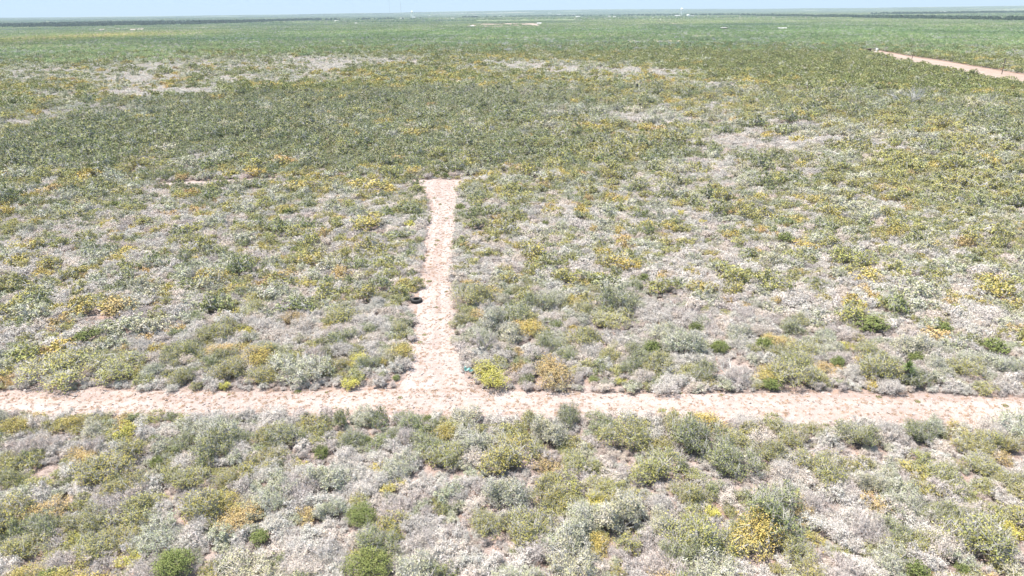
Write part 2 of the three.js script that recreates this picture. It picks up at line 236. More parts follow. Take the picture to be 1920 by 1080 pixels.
// ---- which kinds grow where: patches surveyed on the ground
const patches = [];
function patch(u, v, ru, rv, boost) { const c = at(u, v), e = at(u, Math.max(v - rv, 30)), f = at(u, v + rv); patches.push({ x: c.x, z: c.z, rx: ru * c.t / FOCAL, rz: Math.max(2, (f.z - e.z) / 2), boost }); }
const G = { green: 9, silver: 0.07, ash: 0.3, sage: 0.7, olive: 0.7, mustard: 0.45 }, GO = { green: 3.5, olive: 3.5, silver: 0.3, ash: 0.4 }, SF = { silver: 8, ash: 2, green: 0.25, olive: 0.3, mustard: 0.35, orange: 0.4 }, SV = { silver: 3.4, ash: 1.7, green: 0.45, olive: 0.5, mustard: 0.6 }, MU = { mustard: 3.6, olive: 2, orange: 1.4 }, OR = { orange: 5, mustard: 2.5 }, OL = { olive: 3.6, silver: 0.7, green: 1.4 };
for (const a of [
  [600, 200, 430, 42, G], [330, 262, 330, 36, G], [80, 275, 120, 55, G], [760, 292, 330, 26, G], [950, 188, 150, 26, G], [1420, 108, 240, 22, G], [1720, 150, 240, 34, G], [1850, 225, 130, 50, G], [1120, 300, 160, 20, GO], [1750, 330, 200, 50, GO], [1850, 410, 150, 60, GO], [1500, 190, 120, 24, GO], [300, 85, 330, 12, G],
  [110, 130, 200, 19, SF], [430, 121, 220, 19, SF], [270, 150, 120, 10, SF], [600, 112, 90, 8, SF], [985, 123, 150, 12, SF], [1190, 138, 170, 16, SF], [1020, 205, 130, 16, SF], [1200, 222, 190, 20, SF], [1420, 275, 170, 28, SF], [1330, 330, 160, 24, SF], [1600, 270, 90, 16, SF], [1540, 240, 80, 12, SF], [260, 176, 160, 9, SF], [520, 150, 140, 9, SF], [720, 116, 90, 8, SF], [860, 165, 110, 8, SF], [1350, 165, 90, 8, SF], [150, 205, 90, 9, SF], [620, 130, 60, 8, SF], [330, 180, 120, 10, SF], [60, 226, 170, 26, SF], [230, 210, 90, 10, SF], [250, 298, 130, 16, SF], [420, 300, 120, 10, SF], [150, 480, 190, 80, SV], [360, 500, 150, 55, SV], [560, 610, 150, 50, SV], [330, 620, 120, 36, SV], [650, 430, 120, 36, SV], [1010, 450, 140, 60, SV], [1230, 430, 160, 40, SV], [1330, 590, 220, 80, SV], [1660, 600, 260, 80, SV], [1500, 500, 150, 40, SV], [880, 300, 120, 12, SF], [1560, 890, 220, 90, SV], [300, 980, 180, 70, SV], [640, 990, 150, 70, SV], [130, 800, 130, 30, SV], [820, 1020, 120, 60, SV],
  [700, 342, 130, 24, MU], [560, 345, 90, 18, MU], [690, 402, 70, 18, MU], [450, 410, 90, 22, MU], [800, 150, 220, 22, MU], [950, 108, 160, 9, MU], [1150, 258, 110, 20, MU], [1230, 190, 100, 14, MU], [1460, 235, 120, 22, MU], [1690, 235, 130, 26, MU], [1160, 520, 120, 30, MU], [950, 350, 80, 22, MU], [560, 480, 120, 40, MU], [700, 470, 60, 24, MU],
  [200, 575, 90, 22, OR], [1310, 450, 120, 26, OR], [1660, 492, 170, 26, OR], [210, 160, 140, 10, OR], [1390, 155, 60, 8, OR], [430, 690, 60, 20, OR],
  [120, 700, 150, 30, OL], [330, 680, 120, 24, OL], [1250, 850, 180, 60, OL], [960, 820, 130, 50, OL], [1010, 950, 120, 50, OL], [650, 810, 110, 40, OL], [80, 880, 110, 50, OL], [350, 890, 110, 30, OL], [130, 1020, 140, 50, OL], [1480, 1060, 120, 40, OL], [1850, 900, 120, 50, OL], [930, 590, 80, 36, OL], [1250, 690, 120, 22, OL], [700, 560, 90, 40, OL], [50, 78, 170, 14, { mustard: 6, olive: 5, silver: 0.2 }],
]) patch(...a);
function weights(x, z) {
  const d = Math.hypot(x, z), f = smooth(115, 165, d), m = smooth(430, 560, d);
  const W = { silver: lerp(5.0, 2.4, f), ash: lerp(1.8, 0.8, f), sage: lerp(1.2, 1.3, f), olive: lerp(1.5, 1.7, f), mustard: lerp(0.62, 0.6, f), orange: lerp(0.28, 0.15, f), green: lerp(0.8, 1.7, f), evergreen: lerp(0.10, 0.06, f), lime: lerp(0.10, 0.04, f) };
  W.silver = lerp(W.silver, 0.15, m); W.ash = lerp(W.ash, 0.9, m); W.mustard = lerp(W.mustard, 0.1, m); W.olive = lerp(W.olive, 0.5, smooth(260, 480, d)); W.orange = lerp(W.orange, 0, m); W.green = lerp(W.green, 4, smooth(330, 540, d));
  let k = 0;
  for (const p of patches) { const dx = (x - p.x) / p.rx, dz = (z - p.z) / p.rz, q = dx * dx + dz * dz; if (q < 4) { const e = Math.exp(-q * 1.1); for (const n in p.boost) W[n] *= Math.pow(p.boost[n], e * (d < 140 ? 0.8 : 1.45)); } }
  const sc = d < 150 ? 3.6 : 11;
  for (const n of ORDER) W[n] *= Math.exp((vnoise(x / sc + k * 31, z / sc, 90 + k++) - 0.5) * 3.6);
  return W;
}
const BIG = ['sage', 'olive', 'mustard', 'orange', 'green', 'evergreen', 'lime'], SMALL = ['silver', 'ash', 'sage', 'green', 'olive'], TINY = ['silver', 'ash', 'ash', 'sage'];
const shrubs = [], cells = new Map(), CELL = 3;
const cellKey = (i, j) => i * 100003 + j;
function crowded(x, z, r, k) { const i0 = Math.floor(x / CELL), j0 = Math.floor(z / CELL); for (let i = i0 - 1; i <= i0 + 1; i++) for (let j = j0 - 1; j <= j0 + 1; j++) for (const s of cells.get(cellKey(i, j)) ?? []) { const q = (s.r + r) * k; if ((s.x - x) ** 2 + (s.z - z) ** 2 < q * q) return true; } return false; }
function addShrub(kind, x, z, r, more = {}) { const s = { kind, x, z, r, d: Math.hypot(x, z), ...more }; shrubs.push(s); const c = cellKey(Math.floor(x / CELL), Math.floor(z / CELL)); if (!cells.has(c)) cells.set(c, []); cells.get(c).push(s); return s; }

// ---- shrubs that stand out: [u, v of the foot, width in px, kind, label, height factor]
const HEROES = [
  [928, 720, 92, 'lime', 'bright yellow green rounded shrub in the corner of the track junction'],
  [1040, 720, 100, 'orange', 'broad golden orange shrub on the cross track beside the yellow green one', 1.1],
  [1112, 719, 26, 'evergreen', 'tiny dark green bush at the foot of the broad golden orange shrub', 0.8],
  [1163, 720, 24, 'lime', 'tiny yellow green bush on the cross track edge past the golden orange shrub'],
  [1451, 732, 46, 'evergreen', 'lone rounded dark green bush on the far edge of the cross track', 0.8],
  [1725, 730, 72, 'green', 'tall grey green shrub with a leaning yucca at its side', 1.1],
  [1868, 664, 60, 'evergreen', 'rounded dark green bush standing alone in silvery scrub', 0.8],
  [1634, 622, 72, 'evergreen', 'yellowish rounded green bush amid wide silvery scrub', 0.75],
  [1820, 705, 74, 'olive', 'olive shrub between the yucca shrub and the lone rounded bush'],
  [330, 1076, 98, 'evergreen', 'large light green bush with a dark shadow at its side', 0.8],
  [692, 1090, 104, 'evergreen', 'largest light green rounded bush, across the cross track from the tyre', 0.8],
  [486, 1022, 50, 'evergreen', 'small upright green bush between the two large light green ones', 1],
  [678, 980, 74, 'evergreen', 'dark green bush behind the largest light green bush', 0.7],
  [368, 908, 84, 'olive', 'dense dark olive shrub amid silvery scrub across the cross track', 1],
  [601, 862, 40, 'evergreen', 'small dark green bush under taller grey green shrubs', 1],
  [322, 792, 30, 'green', 'upright dark green shrub poking over the cross track edge', 1.5],
  [645, 800, 46, 'green', 'tall green shrub poking over the cross track near the junction', 1.5],
  [708, 805, 50, 'green', 'tall green shrub facing the mouth of the side track', 1.4],
  [825, 880, 96, 'olive', 'tall mustard tinged olive shrub facing the track junction', 1.15],
  [960, 880, 120, 'olive', 'wide feathery olive shrub facing the bright yellow green shrub', 1],
  [1066, 800, 60, 'green', 'green shrub rising over the cross track facing the golden orange shrub', 1.5],
  [1170, 840, 90, 'olive', 'olive shrub rising over the cross track edge, second from the golden orange shrub', 1.2],
  [1240, 900, 110, 'olive', 'wide olive yellow shrub in the largest green thicket by the cross track', 1],
  [1310, 850, 110, 'green', 'broad green shrub crowning the largest thicket by the cross track', 1.1],
  [1375, 890, 100, 'green', 'green shrub on the flank of the largest thicket by the cross track', 1.1],
  [1300, 935, 80, 'olive', 'olive shrub at the foot of the largest thicket'],
  [925, 1005, 84, 'olive', 'yellowish olive shrub among pale twigs, far from the tracks', 1],
  [1070, 1092, 116, 'sage', 'grey green shrub with long pale branches fanning out', 1],
  [1336, 968, 40, 'lime', 'small yellow green bush in silvery scrub below the largest thicket', 0.8],
  [1530, 1022, 54, 'mustard', 'small mustard shrub beside a dark green one', 1],
  [1906, 1010, 60, 'lime', 'bright yellow green shrub at the very edge of the scrub beside silvery shrubs', 1],
  [1480, 830, 74, 'olive', 'rounded olive shrub poking over the cross track', 1],
  [1612, 836, 80, 'green', 'green shrub poking over the cross track, with pale twigs', 1.2],
  [1722, 826, 66, 'green', 'compact green shrub poking over the cross track near the yucca', 1],
  [1830, 880, 90, 'olive', 'long olive green shrub behind the edge of the cross track', 0.8],
  [1902, 850, 60, 'olive', 'olive shrub at the edge of the cross track past the compact green one', 1.1],
  [742, 713, 20, 'evergreen', 'tiny green bush where the side track opens on the tyre side', 0.7],
  [656, 729, 44, 'lime', 'yellow green leafy bush at the cross track edge on the tyre side', 1],
  [560, 712, 110, 'sage', 'broad grey green thicket shrub on the tyre side by the cross track', 1],
  [484, 715, 76, 'olive', 'olive shrub beside the broad grey green thicket shrub', 1],
  [95, 722, 140, 'olive', 'long low olive shrub along the cross track, far from the junction', 0.7],
  [215, 706, 110, 'olive', 'wide olive shrub behind the long low one by the cross track', 0.8],
  [196, 596, 86, 'orange', 'wide rusty orange shrub in mixed scrub on the tyre side', 0.8],
  [160, 642, 52, 'evergreen', 'dark green bush below the wide rusty orange shrub', 0.7],
  [692, 432, 70, 'mustard', 'domed golden shrub halfway along the side track on the tyre side', 0.9],
  [530, 312, 60, 'orange', 'large domed golden orange shrub standing in dark green scrub', 1],
  [207, 303, 26, 'orange', 'small rusty orange shrub standing in dark green scrub', 0.9],
  [690, 360, 76, 'mustard', 'large golden shrub near the dead end of the side track', 0.9],
  [563, 362, 60, 'mustard', 'golden shrub beyond the thin bare cut', 0.9],
  [896, 430, 48, 'green', 'dark green shrub beside the far part of the side track', 1],
  [765, 428, 34, 'lime', 'yellow green shrub on the tyre side edge of the far side track', 0.8],
  [714, 546, 50, 'green', 'leafy green shrub near the tyre', 1.1],
  [770, 520, 26, 'green', 'small dark green shrub on the track edge beyond the tyre', 1.2],
  [1355, 664, 50, 'evergreen', 'dark green bush among pale dead branches', 0.8],
  [1490, 628, 60, 'green', 'mid green shrub between two dark green bushes', 1],
  [1475, 458, 42, 'evergreen', 'dark green bush among golden shrubs', 0.8],
  [1242, 552, 64, 'olive', 'domed olive shrub surrounded by silvery scrub', 0.8],
  [1155, 612, 84, 'olive', 'wide olive yellow shrub surrounded by silvery scrub', 0.7],
  [1245, 618, 30, 'orange', 'small brown orange shrub beside the wide olive yellow one', 1],
  [1855, 212, 36, 'lime', 'bright lime tree by the dark green belt', 1],
  [1370, 190, 40, 'mustard', 'golden shrub on the edge of the dark scrub'],
];
for (const [u, v, w, kind, label, h = 1] of HEROES) { const p = at(u, v), r = w / 2 * p.t / FOCAL * 0.95; addShrub(kind, p.x, p.z - r * 0.25, r, { label, hf: h, hero: true }); }
// ---- the rest of the scrub
const tyreSpot = at(781, 568), RS = rng(20260611), clear = [[at(770, 572), 0.6], [at(778, 580), 0.8], [at(781, 566), 0.9], [at(788, 574), 0.9], [at(792, 566), 0.8], [at(877, 712), 0.7]];
for (const s of shrubs) if (s.d < 110) clear.push([{ x: s.x, z: s.z + s.r * 1.0 }, s.r * 0.5], [{ x: s.x, z: s.z }, s.r * 0.6], [{ x: s.x + s.r * 0.6, z: s.z + s.r * 0.8 }, s.r * 0.3], [{ x: s.x - s.r * 0.6, z: s.z + s.r * 0.8 }, s.r * 0.3]);
function pick(W, list) { let t = 0; for (const k of list) t += W[k]; let q = RS() * t; for (const k of list) if ((q -= W[k]) <= 0) return k; return list[0]; }
function inView(x, z, pad = 1) { const a = Math.abs(Math.atan2(x, -z)), d = Math.hypot(x, z); return z < 0 && a < (d < 60 ? 0.86 : d < 140 ? 0.78 : 0.715) * pad; }
function scatter(r0, r1, perM2, list, kk, amt = 1) {
  const A = 0.86 * (r1 * r1 - r0 * r0), n = Math.round(A * perM2);
  for (let i = 0; i < n; i++) {
    const d = Math.sqrt(lerp(r0 * r0, r1 * r1, RS())), a = (RS() * 2 - 1) * 0.86, x = Math.sin(a) * d, z = -Math.cos(a) * d;
    if (!inView(x, z)) continue;
    if (fbm(x / 4.5, z / 4.5, 150, 3) > (list === BIG ? 0.78 : list === TINY ? 0.86 : 0.775) || crowded(x, z, list === BIG ? 0.9 : list === TINY ? 0.3 : 0.6, kk)) continue;   // gaps of bare soil
    const W = weights(x, z), all = ORDER.reduce((s, k) => s + W[k], 0), share = list.reduce((s, k) => s + W[k], 0) / all;
    if (list === BIG && RS() > share * amt) continue;
    const kind = pick(W, list), K = KINDS[kind]; let r = lerp(K.size[0], K.size[1], Math.pow(RS(), 1.7));
    if (list === TINY) r = 0.3 + RS() * 0.28;
    if (list === SMALL && kind !== 'silver' && kind !== 'ash') r *= 0.62;
    r *= 1 + (list === BIG ? 0.6 : 0.25) * smooth(105, 190, d) + 0.3 * smooth(350, 620, d);
    if ((list !== TINY || Math.hypot(x - tyreSpot.x, z - tyreSpot.z) < 1.3) && clear.some(([p, q]) => Math.abs(p.z - z) < 8 && Math.hypot(p.x - x, p.z - z) < q + r * 0.75)) continue;
    if (crowded(x, z, r, kk) || blocked(x, z, r * (d < 250 ? (list === SMALL ? 0.3 : list === TINY ? -0.6 : 0.5) : 0.25))) continue;
    addShrub(kind, x, z, r);
  }
}
scatter(24, 130, 0.7, BIG, 0.56, 1.4); scatter(24, 130, 4, SMALL, 0.43);
scatter(130, 330, 0.42, BIG, 0.56, 1.5); scatter(130, 330, 1.3, SMALL, 0.44);
scatter(24, 136, 4, TINY, 0.5);
scatter(330, 680, 0.22, BIG, 0.55, 1.6); scatter(330, 680, 0.6, SMALL, 0.44);

// ---- split: the largest 300 of each kind are things, the rest is cover
const byKind = Object.fromEntries(ORDER.map((k) => [k, []]));
for (const s of shrubs) { const p = seen(s.x, 0.5, s.z); s.px = 2 * s.r * FOCAL / p.t; s.in = p.u > -10 && p.u < 1930 && p.v > 20 && p.v < 1085; byKind[s.kind].push(s); }
const LIMIT = { silver: 300, ash: 270, sage: 270, olive: 270, mustard: 180, orange: 110, green: 260, evergreen: 90, lime: 70 };
const tyreAt = at(781, 566), junction = at(815, 745);
const sideMid = (z) => { let best = side.a[0], bb = side.b[0], e = 1e9; for (let i = 0; i < side.a.length; i++) { const q = Math.abs(side.a[i].z - z); if (q < e) { e = q; best = side.a[i]; bb = side.b[i]; } } return [best.x, bb.x]; };
function edgeDist(list, x, z) { let e = 1e9; for (const p of list) e = Math.min(e, Math.hypot(p.x - x, p.z - z)); return e; }
function place(s) {
  const near = s.z > cross.b[130].z + 0, eCross = Math.min(edgeDist(cross.a, s.x, s.z), edgeDist(cross.b, s.x, s.z)), eSide = Math.min(edgeDist(side.a, s.x, s.z), edgeDist(side.b, s.x, s.z));
  if (Math.hypot(s.x - tyreAt.x, s.z - tyreAt.z) < 3.2) return 'next to the old tyre';
  if (Math.hypot(s.x - junction.x, s.z - junction.z) < 7) return 'at the track junction';
  const [l, r] = sideMid(s.z), tyreSide = s.x < (l + r) / 2;
  const deep = s.z < side.a.at(-1).z;
  if (eSide < 1.6 && !deep) return tyreSide ? 'edging side track, tyre side' : 'edging side track opposite tyre';
  if (eCross < 1.6) return near ? 'edging cross track, unbranched side' : tyreSide ? 'edging cross track, tyre side' : 'edging cross track, sheet side';
  if (near) return 'beyond cross track from tyre';
  if (deep) return 'past side track dead end';
  return tyreSide ? 'in tyre side scrub' : 'in scrub opposite the tyre';
}
const SHORT = { silver: 'silvery', ash: 'twiggy', sage: 'grey green', olive: 'olive', mustard: 'mustard', orange: 'orange', green: 'green', evergreen: 'dark green', lime: 'yellow green' };
function neighbour(s) {
  let best = null, e = 9; const i0 = Math.floor(s.x / CELL), j0 = Math.floor(s.z / CELL);
  for (let i = i0 - 1; i <= i0 + 1; i++) for (let j = j0 - 1; j <= j0 + 1; j++) for (const q of cells.get(cellKey(i, j)) ?? []) { if (q === s || q.kind === s.kind) continue; const t = Math.hypot(q.x - s.x, q.z - s.z) - q.r; if (t < e) { e = t; best = q; } }
  return best && e < s.r + 0.6 ? `beside ${best.r <= 1.25 && /^[aeio]/.test(SHORT[best.kind]) ? 'an' : 'a'} ${best.r > 1.25 ? 'large ' : ''}${SHORT[best.kind]} one` : 'standing clear';
}
const GROUPS = { silver: 'silvery shrubs of the scrub', ash: 'bare twiggy shrubs of the scrub', sage: 'grey green shrubs of the scrub', olive: 'olive shrubs of the scrub', mustard: 'mustard shrubs of the scrub', orange: 'orange shrubs of the scrub', green: 'green shrubs of the scrub', evergreen: 'dark green bushes of the scrub', lime: 'yellow green shrubs of the scrub' };
const cover = {};
const RT = rng(77);
const lodOf = (s) => s.d < 75 ? (s.r > 1.1 ? 3 : 0) : s.d < 300 ? 1 : 2;
const _m = new THREE.Matrix4(), _q = new THREE.Quaternion(), _e = new THREE.Euler(), _c = new THREE.Color();
for (const k of ORDER) {
  const list = byKind[k].sort((a, b) => (b.hero ? 1e4 : 0) + (b.in ? b.px : 0) - (a.hero ? 1e4 : 0) - (a.in ? a.px : 0));
  let n = 0;
  for (const s of list) {
    const turn = RT() * 6.283, hf = (s.hf ?? 1) * (0.85 + RT() * 0.35), K = KINDS[k], ti = Math.floor(RT() * TINTS.length), lean = (RT() - 0.5) * 0.14;
    const one = (s.hero || (n < LIMIT[k] && s.in && s.px > 11));
    if (one) {
      n++;
      const lod = s.d < 70 ? (s.r > 1.1 ? 3 : 0) : 1, V = shapes[k][lod][Math.floor(RT() * NVAR[lod])], hgt = K.h * hf * s.r;
      const size = hgt > 1.75 ? 'tall' : s.r > 1.35 ? 'wide' : hgt < 0.62 ? 'very low' : s.r < 0.72 ? 'small' : s.r < 0.95 ? 'middling' : 'bushy';
      const label = s.label ?? [size, TINTS[ti][3], K.words, neighbour(s), place(s)].filter(Boolean).join(' ').split(' ').slice(0, 16).join(' ');
      const g = thing(K.name, label, K.cat, s.hero ? undefined : GROUPS[k], s.x, s.z, turn); g.scale.set(s.r, s.r * hf, s.r); g.rotation.z = lean;
      mesh('foliage', V.foliage, leafMats[ti], g); mesh('stem', V.stem, stemMat, g);
    } else {
      const lod = lodOf(s), vi = Math.floor(RT() * NVAR[lod]), key = `${k}|${lod}|${vi}`; (cover[key] ??= []).push({ s, turn, hf, ti, lean });
    }
  }
}
const coverMat = mat(1, 1, 1, 0.95, { vertexColors: true });
const coverGroups = {};
for (const key in cover) {
  const [k, lod, vi] = key.split('|'), list = cover[key], K = KINDS[k];
  const G0 = coverGroups[k] ??= (() => { const g = new THREE.Group(); g.name = K.name.replace(/_(shrub|bush)$/, '_scrub'); tag(g, `mass of ${K.words.replace('shrub', 'shrubs').replace('bush', 'bushes')} covering the plain`, 'scrub', null, 'stuff'); scene.add(g); return g; })();
  const im = new THREE.InstancedMesh(shapes[k][lod][vi].whole, coverMat, list.length); im.name = numbered('scrub_patch'); im.castShadow = im.receiveShadow = true; im.userData.kind = 'stuff';
  list.forEach(({ s, turn, hf, ti, lean }, i) => {
    _m.compose(new THREE.Vector3(s.x, 0, s.z), _q.setFromEuler(_e.set(0, turn, lean, 'YXZ')), new THREE.Vector3(s.r, s.r * hf, s.r)); im.setMatrixAt(i, _m);
    const t = TINTS[ti], f = 0.92 + RT() * 0.16; im.setColorAt(i, _c.setRGB(t[0] * f, t[1] * f, t[2] * f));
  });
  G0.add(im);
}
console.log('shrubs', shrubs.length, 'things', scene.children.length);

// ---------------------------------------------------------------- far woodland
function woodTile(seed, size, n, rr, hh, quads, leaf, tones) {
  const R = rng(seed), F = new Leaves();
  for (let k = 0; k < n; k++) {
    const x = (R() - 0.5) * size * 1.05, z = (R() - 0.5) * size * 1.05, r = lerp(rr[0], rr[1], R()), h = lerp(hh[0], hh[1], R()), tone = tones[Math.floor(R() * tones.length)], base = jitter(tone, R, 0.18);
    F.twig([x, 0, z], [x + (R() - 0.5) * r * 0.5, h * 0.7, z + (R() - 0.5) * r * 0.5], r * 0.05, r * 0.02, [0.30, 0.29, 0.27]);
    for (let q = 0; q < quads; q++) { const a = R() * 6.283, e = Math.acos(R() * 1.4 - 0.4), f = Math.pow(R(), 0.35), s = leaf * (0.6 + R() * 0.8); F.quad(x + Math.sin(e) * Math.cos(a) * r * f, h * (0.55 + 0.45 * Math.cos(e) * f), z + Math.sin(e) * Math.sin(a) * r * f, s * 1.2, s * 0.8, R, jitter(base, R, 0.15), 0.75, Math.sin(e) * Math.cos(a) * 0.8, Math.sin(e) * Math.sin(a) * 0.8); }
  }
  return F.build();
}
const WOOD = [[0.22, 0.30, 0.14], [0.25, 0.32, 0.155], [0.19, 0.27, 0.12], [0.28, 0.335, 0.155], [0.24, 0.31, 0.15], [0.40, 0.40, 0.355], [0.31, 0.345, 0.225]];
const clearings = keepOut;
const farPatches = [];
function farPatch(u, v, ru, rv, c, w = 1) { const p = at(u, v), e = at(u, v - rv), f = at(u, v + rv); farPatches.push({ x: p.x, z: p.z, rx: ru * p.t / FOCAL, rz: (f.z - e.z) / 2, c, w }); }
farPatch(60, 78, 170, 14, [1.35, 1.12, 0.8]); farPatch(250, 66, 130, 6, [1.2, 1.05, 1.05], 0.6); farPatch(1650, 60, 260, 12, [1.05, 1.12, 0.95]); farPatch(900, 62, 400, 8, [1.02, 1.1, 0.95]);
function woods(name, label, tiles, r0, r1, step, seed, pad, tint) {
  const R = rng(seed), lists = tiles.map(() => []);
  for (let x = -r1 * 0.72; x < r1 * 0.72; x += step) for (let z = -r0 * 0.6; z > -r1; z -= step) {
    const px = x + (R() - 0.5) * step * 0.3, pz = z + (R() - 0.5) * step * 0.3, d = Math.hypot(px, pz), q = R(), v = Math.floor(R() * tiles.length), f = 0.88 + R() * 0.24;
    if (d < r0 || d > r1 || Math.abs(Math.atan2(px, -pz)) > pad || clearings.some((p) => px > p.box[0] && px < p.box[1] && pz > p.box[2] && pz < p.box[3] && q < p.keep && inPoly(p, px, pz))) continue;
    const c = tint(px, pz, d, q); if (!c) continue;
    lists[v].push([px, pz, Math.floor(R() * 4) * Math.PI / 2, [c[0] * f, c[1] * f, c[2] * f], 0.85 + R() * 0.35]);
  }
  const g = new THREE.Group(); g.name = name; tag(g, label, 'woodland', null, 'stuff'); scene.add(g);
  lists.forEach((list, k) => {
    if (!list.length) return;
    const im = new THREE.InstancedMesh(tiles[k], coverMat, list.length); im.name = numbered('woodland_patch'); im.userData.kind = 'stuff'; im.castShadow = im.receiveShadow = true;
    list.forEach(([x, z, t, c, s], i) => { _m.compose(new THREE.Vector3(x, terrain(x, z), z), _q.setFromEuler(_e.set(0, t, 0)), new THREE.Vector3(1, s, 1)); im.setMatrixAt(i, _m); im.setColorAt(i, _c.setRGB(...c)); });
    g.add(im);
  });
}
function woodTint(x, z) {
  const a = fbm(x / 90, z / 90, 201, 3) - 0.5, b = fbm(x / 420, z / 300, 207, 3) - 0.5, c = [1 + a * 0.7 + b * 0.9, 1 + a * 0.55 + b * 0.65, 1 + a * 0.55 + b * 0.4];
  for (const p of farPatches) { const q = ((x - p.x) / p.rx) ** 2 + ((z - p.z) / p.rz) ** 2; if (q < 4) { const e = Math.exp(-q) * p.w; for (let k = 0; k < 3; k++) c[k] *= lerp(1, p.c[k], e); } }
  return c;
}
woods('mesquite_woodland', 'green mesquite woodland covering the plain beyond the grey scrub', [1, 2, 3, 4].map((s) => woodTile(s * 31, 22, 26, [1.5, 2.9], [2.2, 4.2], 170, 0.36, WOOD)), 560, 2600, 21, 303, 0.70,
  (x, z, d, q) => (fbm(x / 60 + 7, z / 60, 211, 3) > 0.73 || q < 0.25 * (1 - smooth(560, 660, d))) ? null : woodTint(x, z));
woods('far_woodland', 'hazy green woodland stretching to the horizon', [1, 2, 3].map((s) => woodTile(s * 53, 84, 60, [4, 8], [2.5, 4.5], 40, 3.4, WOOD)), 2560, 12500, 92, 307, 0.69,
  (x, z, d, q) => { const m = fbm(x / 900 + 3, z / 380, 221, 3); return m > 0.6 ? null : woodTint(x, z); });
// dark belts of tall trees; the two widest stand in for cloud shadow
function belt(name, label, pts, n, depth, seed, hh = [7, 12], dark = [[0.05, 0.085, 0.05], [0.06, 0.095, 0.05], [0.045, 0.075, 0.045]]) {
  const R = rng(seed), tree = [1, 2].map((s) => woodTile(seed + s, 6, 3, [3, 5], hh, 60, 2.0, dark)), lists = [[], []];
  const line = resample(pts.map(([u, v]) => at(u, v)), 200);
  for (let k = 0; k < n; k++) { const p = line[Math.floor(R() * 200)]; const g = fbm(p.x / 160, seed, 231, 2); if (g > 0.62 && R() < 0.85) continue; lists[k % 2].push([p.x + (R() - 0.5) * 14, p.z - R() * depth, R() * 6.28, 0.7 + R() * 0.6]); }
  const G0 = new THREE.Group(); G0.name = name; tag(G0, label, 'woodland', null, 'stuff'); scene.add(G0);
  lists.forEach((list, v) => { const im = new THREE.InstancedMesh(tree[v], coverMat, list.length); im.name = numbered('tree_belt_patch'); im.userData.kind = 'stuff'; im.castShadow = im.receiveShadow = true;
    list.forEach(([x, z, t, s], i) => { _m.compose(new THREE.Vector3(x, terrain(x, z), z), _q.setFromEuler(_e.set(0, t, 0)), new THREE.Vector3(s, s, s)); im.setMatrixAt(i, _m); im.setColorAt(i, _c.setRGB(1, 1, 1)); }); G0.add(im); });
}
belt('tree_belt', 'long dark tree belt standing in for cloud shadow behind the white sandy clearing', [[-120, 54], [0, 53.3], [130, 52], [260, 49.5], [360, 47.5], [480, 44]], 8000, 1000, 401, [7, 11]);  // dark leaf colour carries the cloud shadow over this belt
belt('tree_belt_001', 'broken line of dark trees in front of the far houses', [[480, 43], [560, 40], [640, 38.5], [760, 37.5], [900, 34]], 420, 140, 402);
belt('tree_belt_002', 'dark tree patches around the far town', [[860, 34], [960, 33], [1080, 31.5], [1200, 30.5], [1330, 30], [1450, 30]], 520, 700, 403);
belt('tree_belt_003', 'wide dark green wood standing in for cloud shadow on the far plain', [[1640, 36], [1760, 36.5], [1840, 38.5], [1930, 41], [2060, 43]], 9000, 1300, 404, [6, 10]);  // cloud shadow put into the colour of densely set dark trees
belt('tree_belt_004', 'thin dark tree line under the bare tan slopes', [[1650, 28.5], [1760, 28], [1860, 26], [2000, 25]], 700, 160, 405);
belt('tree_belt_005', 'thin dark tree line just under the skyline', [[560, 31.5], [700, 30], [790, 28.5]], 420, 160, 406);

// ---------------------------------------------------------------- tyre, scrap, yuccas, feeder, weeds
{
  const t = thing('old_tyre', 'black lugged tractor tyre lying flat on the side track edge', 'tyre', undefined, tyreAt.x, tyreAt.z, 0.4, 0.03);
  const rub = mat(0.04, 0.038, 0.038, 0.85), pts = [[0.30, 0.03], [0.345, 0.0], [0.45, 0.0], [0.525, 0.035], [0.55, 0.1], [0.55, 0.22], [0.525, 0.285], [0.45, 0.32], [0.345, 0.32], [0.30, 0.29], [0.31, 0.26], [0.40, 0.25], [0.48, 0.22], [0.48, 0.10], [0.40, 0.07], [0.31, 0.06], [0.30, 0.03]].map(([x, y]) => new THREE.Vector2(x, y));
  t.scale.setScalar(1.12); const carcass = mesh('carcass', new THREE.LatheGeometry(pts, 48), rub, t);
  const lug = new THREE.BoxGeometry(0.05, 0.13, 0.05);
  for (let k = 0; k < 44; k++) { const m = mesh('tread_lug', lug, rub, carcass), a = k / 44 * 6.283; m.position.set(Math.cos(a) * 0.553, k % 2 ? 0.09 : 0.23, Math.sin(a) * 0.553); m.rotation.set(0, -a, 0); m.rotateX(k % 2 ? 0.5 : -0.5); }
}
{
  const p = at(878, 703), R = rng(5), teal = mat(0.33, 0.64, 0.60, 0.6), g = thing('plastic_sheet', 'torn turquoise plastic sheet caught in twiggy shrub by the junction', 'plastic scrap', undefined, p.x, p.z, 0.3, 0);
  for (let k = 0; k < 6; k++) {
    const s = new THREE.PlaneGeometry(0.26 + R() * 0.25, 0.14 + R() * 0.14, 7, 4), P = s.attributes.position;
    for (let i = 0; i < P.count; i++) P.setXYZ(i, P.getX(i) + (R() - 0.5) * 0.06, P.getY(i) + (R() - 0.5) * 0.06, (R() - 0.5) * 0.12 + Math.sin(P.getX(i) * 11 + k) * 0.05);
    s.computeVertexNormals(); const m = mesh('torn_flap', s, teal, g); m.position.set(-0.35 + k * 0.12 + (R() - 0.5) * 0.1, 0.95 - k * 0.07 + (R() - 0.5) * 0.2, 0.35 + (R() - 0.5) * 0.3); m.rotation.set(-0.7 + (R() - 0.5), R() * 2, R());
  }
}
